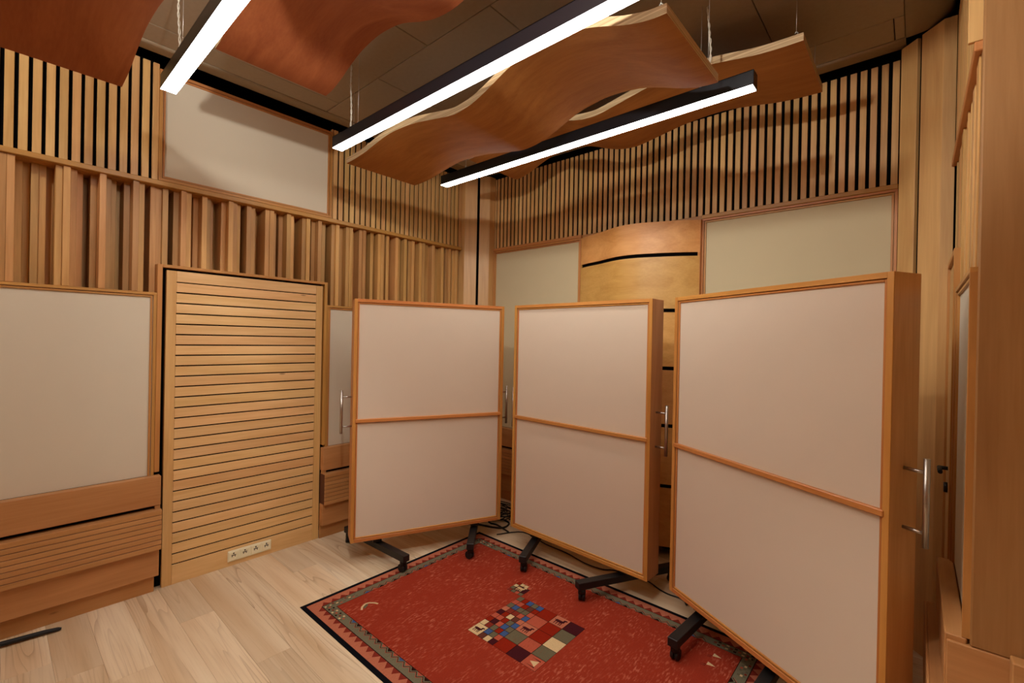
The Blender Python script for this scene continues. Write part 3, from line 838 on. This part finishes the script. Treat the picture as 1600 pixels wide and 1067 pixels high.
for side in range(4):
    Ls = 2*W2 if side % 2 == 0 else 2*H2
    n = int(round((Ls-2*E1)/.056)); st = (Ls-2*E1)/n
    for k in range(n):                                   # saw teeth pointing outwards
        t = E1+k*st
        poly([on_side(side, t, E1-.003), on_side(side, t+st, E1-.003), on_side(side, t+st*.55, E1-.038)], 1, 'brick')
    z0, z1 = E1+.24, Ls-E1-.24
    n = int(round((z1-z0)/.05)); st = (z1-z0)/n
    for k in range(n):                                   # zigzag along the inner half of the green band
        t = z0+k*st; dI, dO = E2-.006, E2-.028
        fill = 'blue' if (k*7+side) % 9 == 0 else ('line' if k % 2 else 'rose')
        poly([on_side(side, t+.006, E2-.003), on_side(side, t+st-.006, E2-.003), on_side(side, t+st/2, E2-.020)], 4, fill)
        for (ta, da, tb, db) in ((t, dI, t+st/2, dO), (t+st/2, dO, t+st, dI)):
            for off, mt, w_ in ((0, 'line', .0042), (.0055, 'rose', .003)):
                poly([on_side(side, ta, da-off), on_side(side, tb, db-off), on_side(side, tb, db-off-w_), on_side(side, ta, da-off-w_)], 5, mt)
    for e in (0, 1):                                     # chequers near the corners
        for k in range(10):
            for rr in range(3):
                if (k*5+rr*3+side) % 4 == 3: continue
                t = E1+.012+k*.020; t = t if e == 0 else Ls-t-.014
                d = E1+.006+rr*.014
                c = ('cream', 'brick', 'line', 'rose')[(k+rr*2+side) % 4] if (k+rr) % 2 == 0 else 'moss'
                p0, p1 = on_side(side, t, d), on_side(side, t+.014, d+.011)
                rect(min(p0[0], p1[0]), min(p0[1], p1[1]), max(p0[0], p1[0]), max(p0[1], p1[1]), 5, c)
# mosaic in the field
def wp(x, y): return (x-cx, y-cy)
def cell(x0, y0, x1, y1, mt, lay=8):
    g = .0016
    a = wp(x0, y0); b = wp(x1, y1)
    rect(a[0], a[1], b[0], b[1], lay, 'line'); rect(a[0]+g, a[1]+g, b[0]-g, b[1]-g, lay+1, mt)
def goat(x, y, s, lay=10, mt='plum', flip=1):
    bx = lambda u0, v0, u1, v1: rect(*[min(a, b) for a, b in zip(wp(x+u0*s, y+flip*v0*s), wp(x+u1*s, y+flip*v1*s))], *[max(a, b) for a, b in zip(wp(x+u0*s, y+flip*v0*s), wp(x+u1*s, y+flip*v1*s))], lay, mt)
    bx(-.30, -.10, .22, .14); bx(.16, -.02, .30, .32); bx(.24, .22, .40, .34)
    for u in (-.28, -.12, .06, .18): bx(u, -.36, u+.06, -.08)
    bx(-.40, .02, -.28, .08)
mr = random.Random(4)
X0, X1, Y0, Y1 = 1.710, 2.181, 1.750, 2.201
bxs = (X1-X0)/5; bys = (Y1-Y0)/5
big = {2: ['deep', 'moss', 'rose', 'rose', 'deep'], 3: ['plum', 'rose', 'deep', 'deep', 'pink'], 4: ['rose', 'moss', 'cream', 'moss', 'plum']}
for a, colr in big.items():
    for b, mt in enumerate(colr): cell(X0+a*bxs, Y0+b*bys, X0+(a+1)*bxs, Y0+(b+1)*bys, mt)
cell(X0+2*bxs, Y0+2*bys, X0+3*bxs, Y0+3*bys, 'pink', 10)
goat(X0+2.5*bxs, Y0+2.5*bys, .085, 12); goat(X0+3.5*bxs, Y0+4.5*bys, .09, 12)
poly([wp(X0+4.3*bxs, Y0+.5*bys), wp(X0+4.75*bxs, Y0+.25*bys), wp(X0+4.75*bxs, Y0+.75*bys)], 11, 'cream')
for q in (.2, .8): poly([wp(X0+4.2*bxs, Y0+q*bys), wp(X0+4.8*bxs, Y0+q*bys-.003), wp(X0+4.8*bxs, Y0+q*bys+.003)], 11, 'line')
sx, sy = 2*bxs/5, (Y1-Y0)/10
pal = ['brick', 'rose', 'moss', 'cream', 'blue', 'deep', 'brown', 'plum', 'pink', 'rose', 'deep', 'moss']
last = None
for a in range(5):
    for b in range(10):
        if a < 2 and b < 2: continue
        c = mr.choice([q for q in pal if q != last]); last = c
        cell(X0+a*sx, Y0+b*sy, X0+(a+1)*sx, Y0+(b+1)*sy, c)
cell(X0, Y0, X0+2*sx, Y0+2*sy, 'cream'); goat(X0+sx, Y0+sy, .075, 12)
for a in range(4):
    for b in range(4):
        cell(1.592+a*.0295, 2.203+b*.0305, 1.592+(a+1)*.0295, 2.203+(b+1)*.0305, mr.choice(['brick', 'rose', 'moss', 'plum', 'cream', 'deep', 'brown']))
goat(1.655, 2.268, .08, 12, 'cream')
# bird by the left border, two small triangles by the right one
bird = [(1.125,1.452),(1.100,1.470),(1.085,1.500),(1.092,1.522),(1.118,1.545),(1.140,1.552)]
for (p, q) in zip(bird, bird[1:]):
    d = Vector((q[0]-p[0], q[1]-p[1])).normalized(); n_ = Vector((-d.y, d.x))*.006
    poly([wp(p[0]+n_.x, p[1]+n_.y), wp(q[0]+n_.x, q[1]+n_.y), wp(q[0]-n_.x, q[1]-n_.y), wp(p[0]-n_.x, p[1]-n_.y)], 9, 'cream')
poly([wp(1.128,1.47), wp(1.098,1.475), wp(1.090,1.515), wp(1.112,1.50)], 8, 'moss')
for (x, y_) in ((2.797, 2.471), (2.794, 2.386)):
    poly([wp(x-.018, y_-.012), wp(x+.022, y_), wp(x-.018, y_+.016)], 9, 'cream')
    for q in (-.03, -.018): poly([wp(x-.05, y_+q), wp(x-.02, y_+q+.004), wp(x-.02, y_+q+.008)], 9, 'line')
rug = obj('rug', bm, rug_list, None, (cx, cy, .0005))
tag(rug, 'red woven rug with black rim, green zigzag border and patchwork of small squares', 'rug')

# ================================================================ CABLES AND SMALL THINGS
c1 = obj('floor_cable', tube(catmull([(.98,2.76,.006),(1.107,2.946,.006),(1.378,2.896,.006),(1.582,2.886,.006),(1.773,2.845,.006),(1.907,2.855,.006),(1.99,2.905,.006),(2.198,2.926,.006),(2.311,2.881,.006),(2.381,2.866,.006),(2.46,2.87,.006),(2.505,2.835,.008)], 5), .0045, 7), M['cord'])
obj('plug', tube([(2.505, 2.835, .004), (2.509, 2.826, .018), (2.511, 2.82, .05)], [.008, .012, .010], 10), M['rubber'], c1)
tag(c1, 'thin black cable trailing over the floor behind the middle screen', 'cable')
coil = []
cr = random.Random(5)
for i in range(190):
    a = i*.29; rr = .10 + .035*math.sin(i*.19) + .012*cr.random()
    coil.append((.70 + rr*math.cos(a)*1.35 + .02*math.sin(i*.11), 3.06 + rr*math.sin(a)*1.1, .007 + i*.00042 + .010*math.sin(i*.53)**2))
cl = obj('coiled_cable', tube(coil, .005, 6), M['cord'])
tag(cl, 'heap of coiled black cable on the floor between the first two screens', 'cable')
c3 = obj('cable_bundle', add_tube(tube(catmull([(.62,2.72,.008),(.74,2.80,.008),(.86,2.84,.008),(.93,2.90,.008),(.90,3.0,.008),(.80,3.02,.012)], 5), .008, 7),
                                  catmull([(.75,2.90,.008),(.79,2.89,.008),(.86,2.90,.008),(1.02,2.86,.008)], 5), .007, 7), M['cord'])
tag(c3, 'thick black cables lying beneath the right edge of the left screen', 'cable')
# black rod-like foot against the left plinth
sf = obj('stand_foot', tube([(.085, -.5, .02), (.10, .02, .02), (.118, .20, .016), (.125, .255, .012), (.127, .268, .010)], [.014, .014, .012, .010, .006], 8), M['rubber'])
tag(sf, 'tapered black rod lying on the floor along the left plinth', 'stand foot')
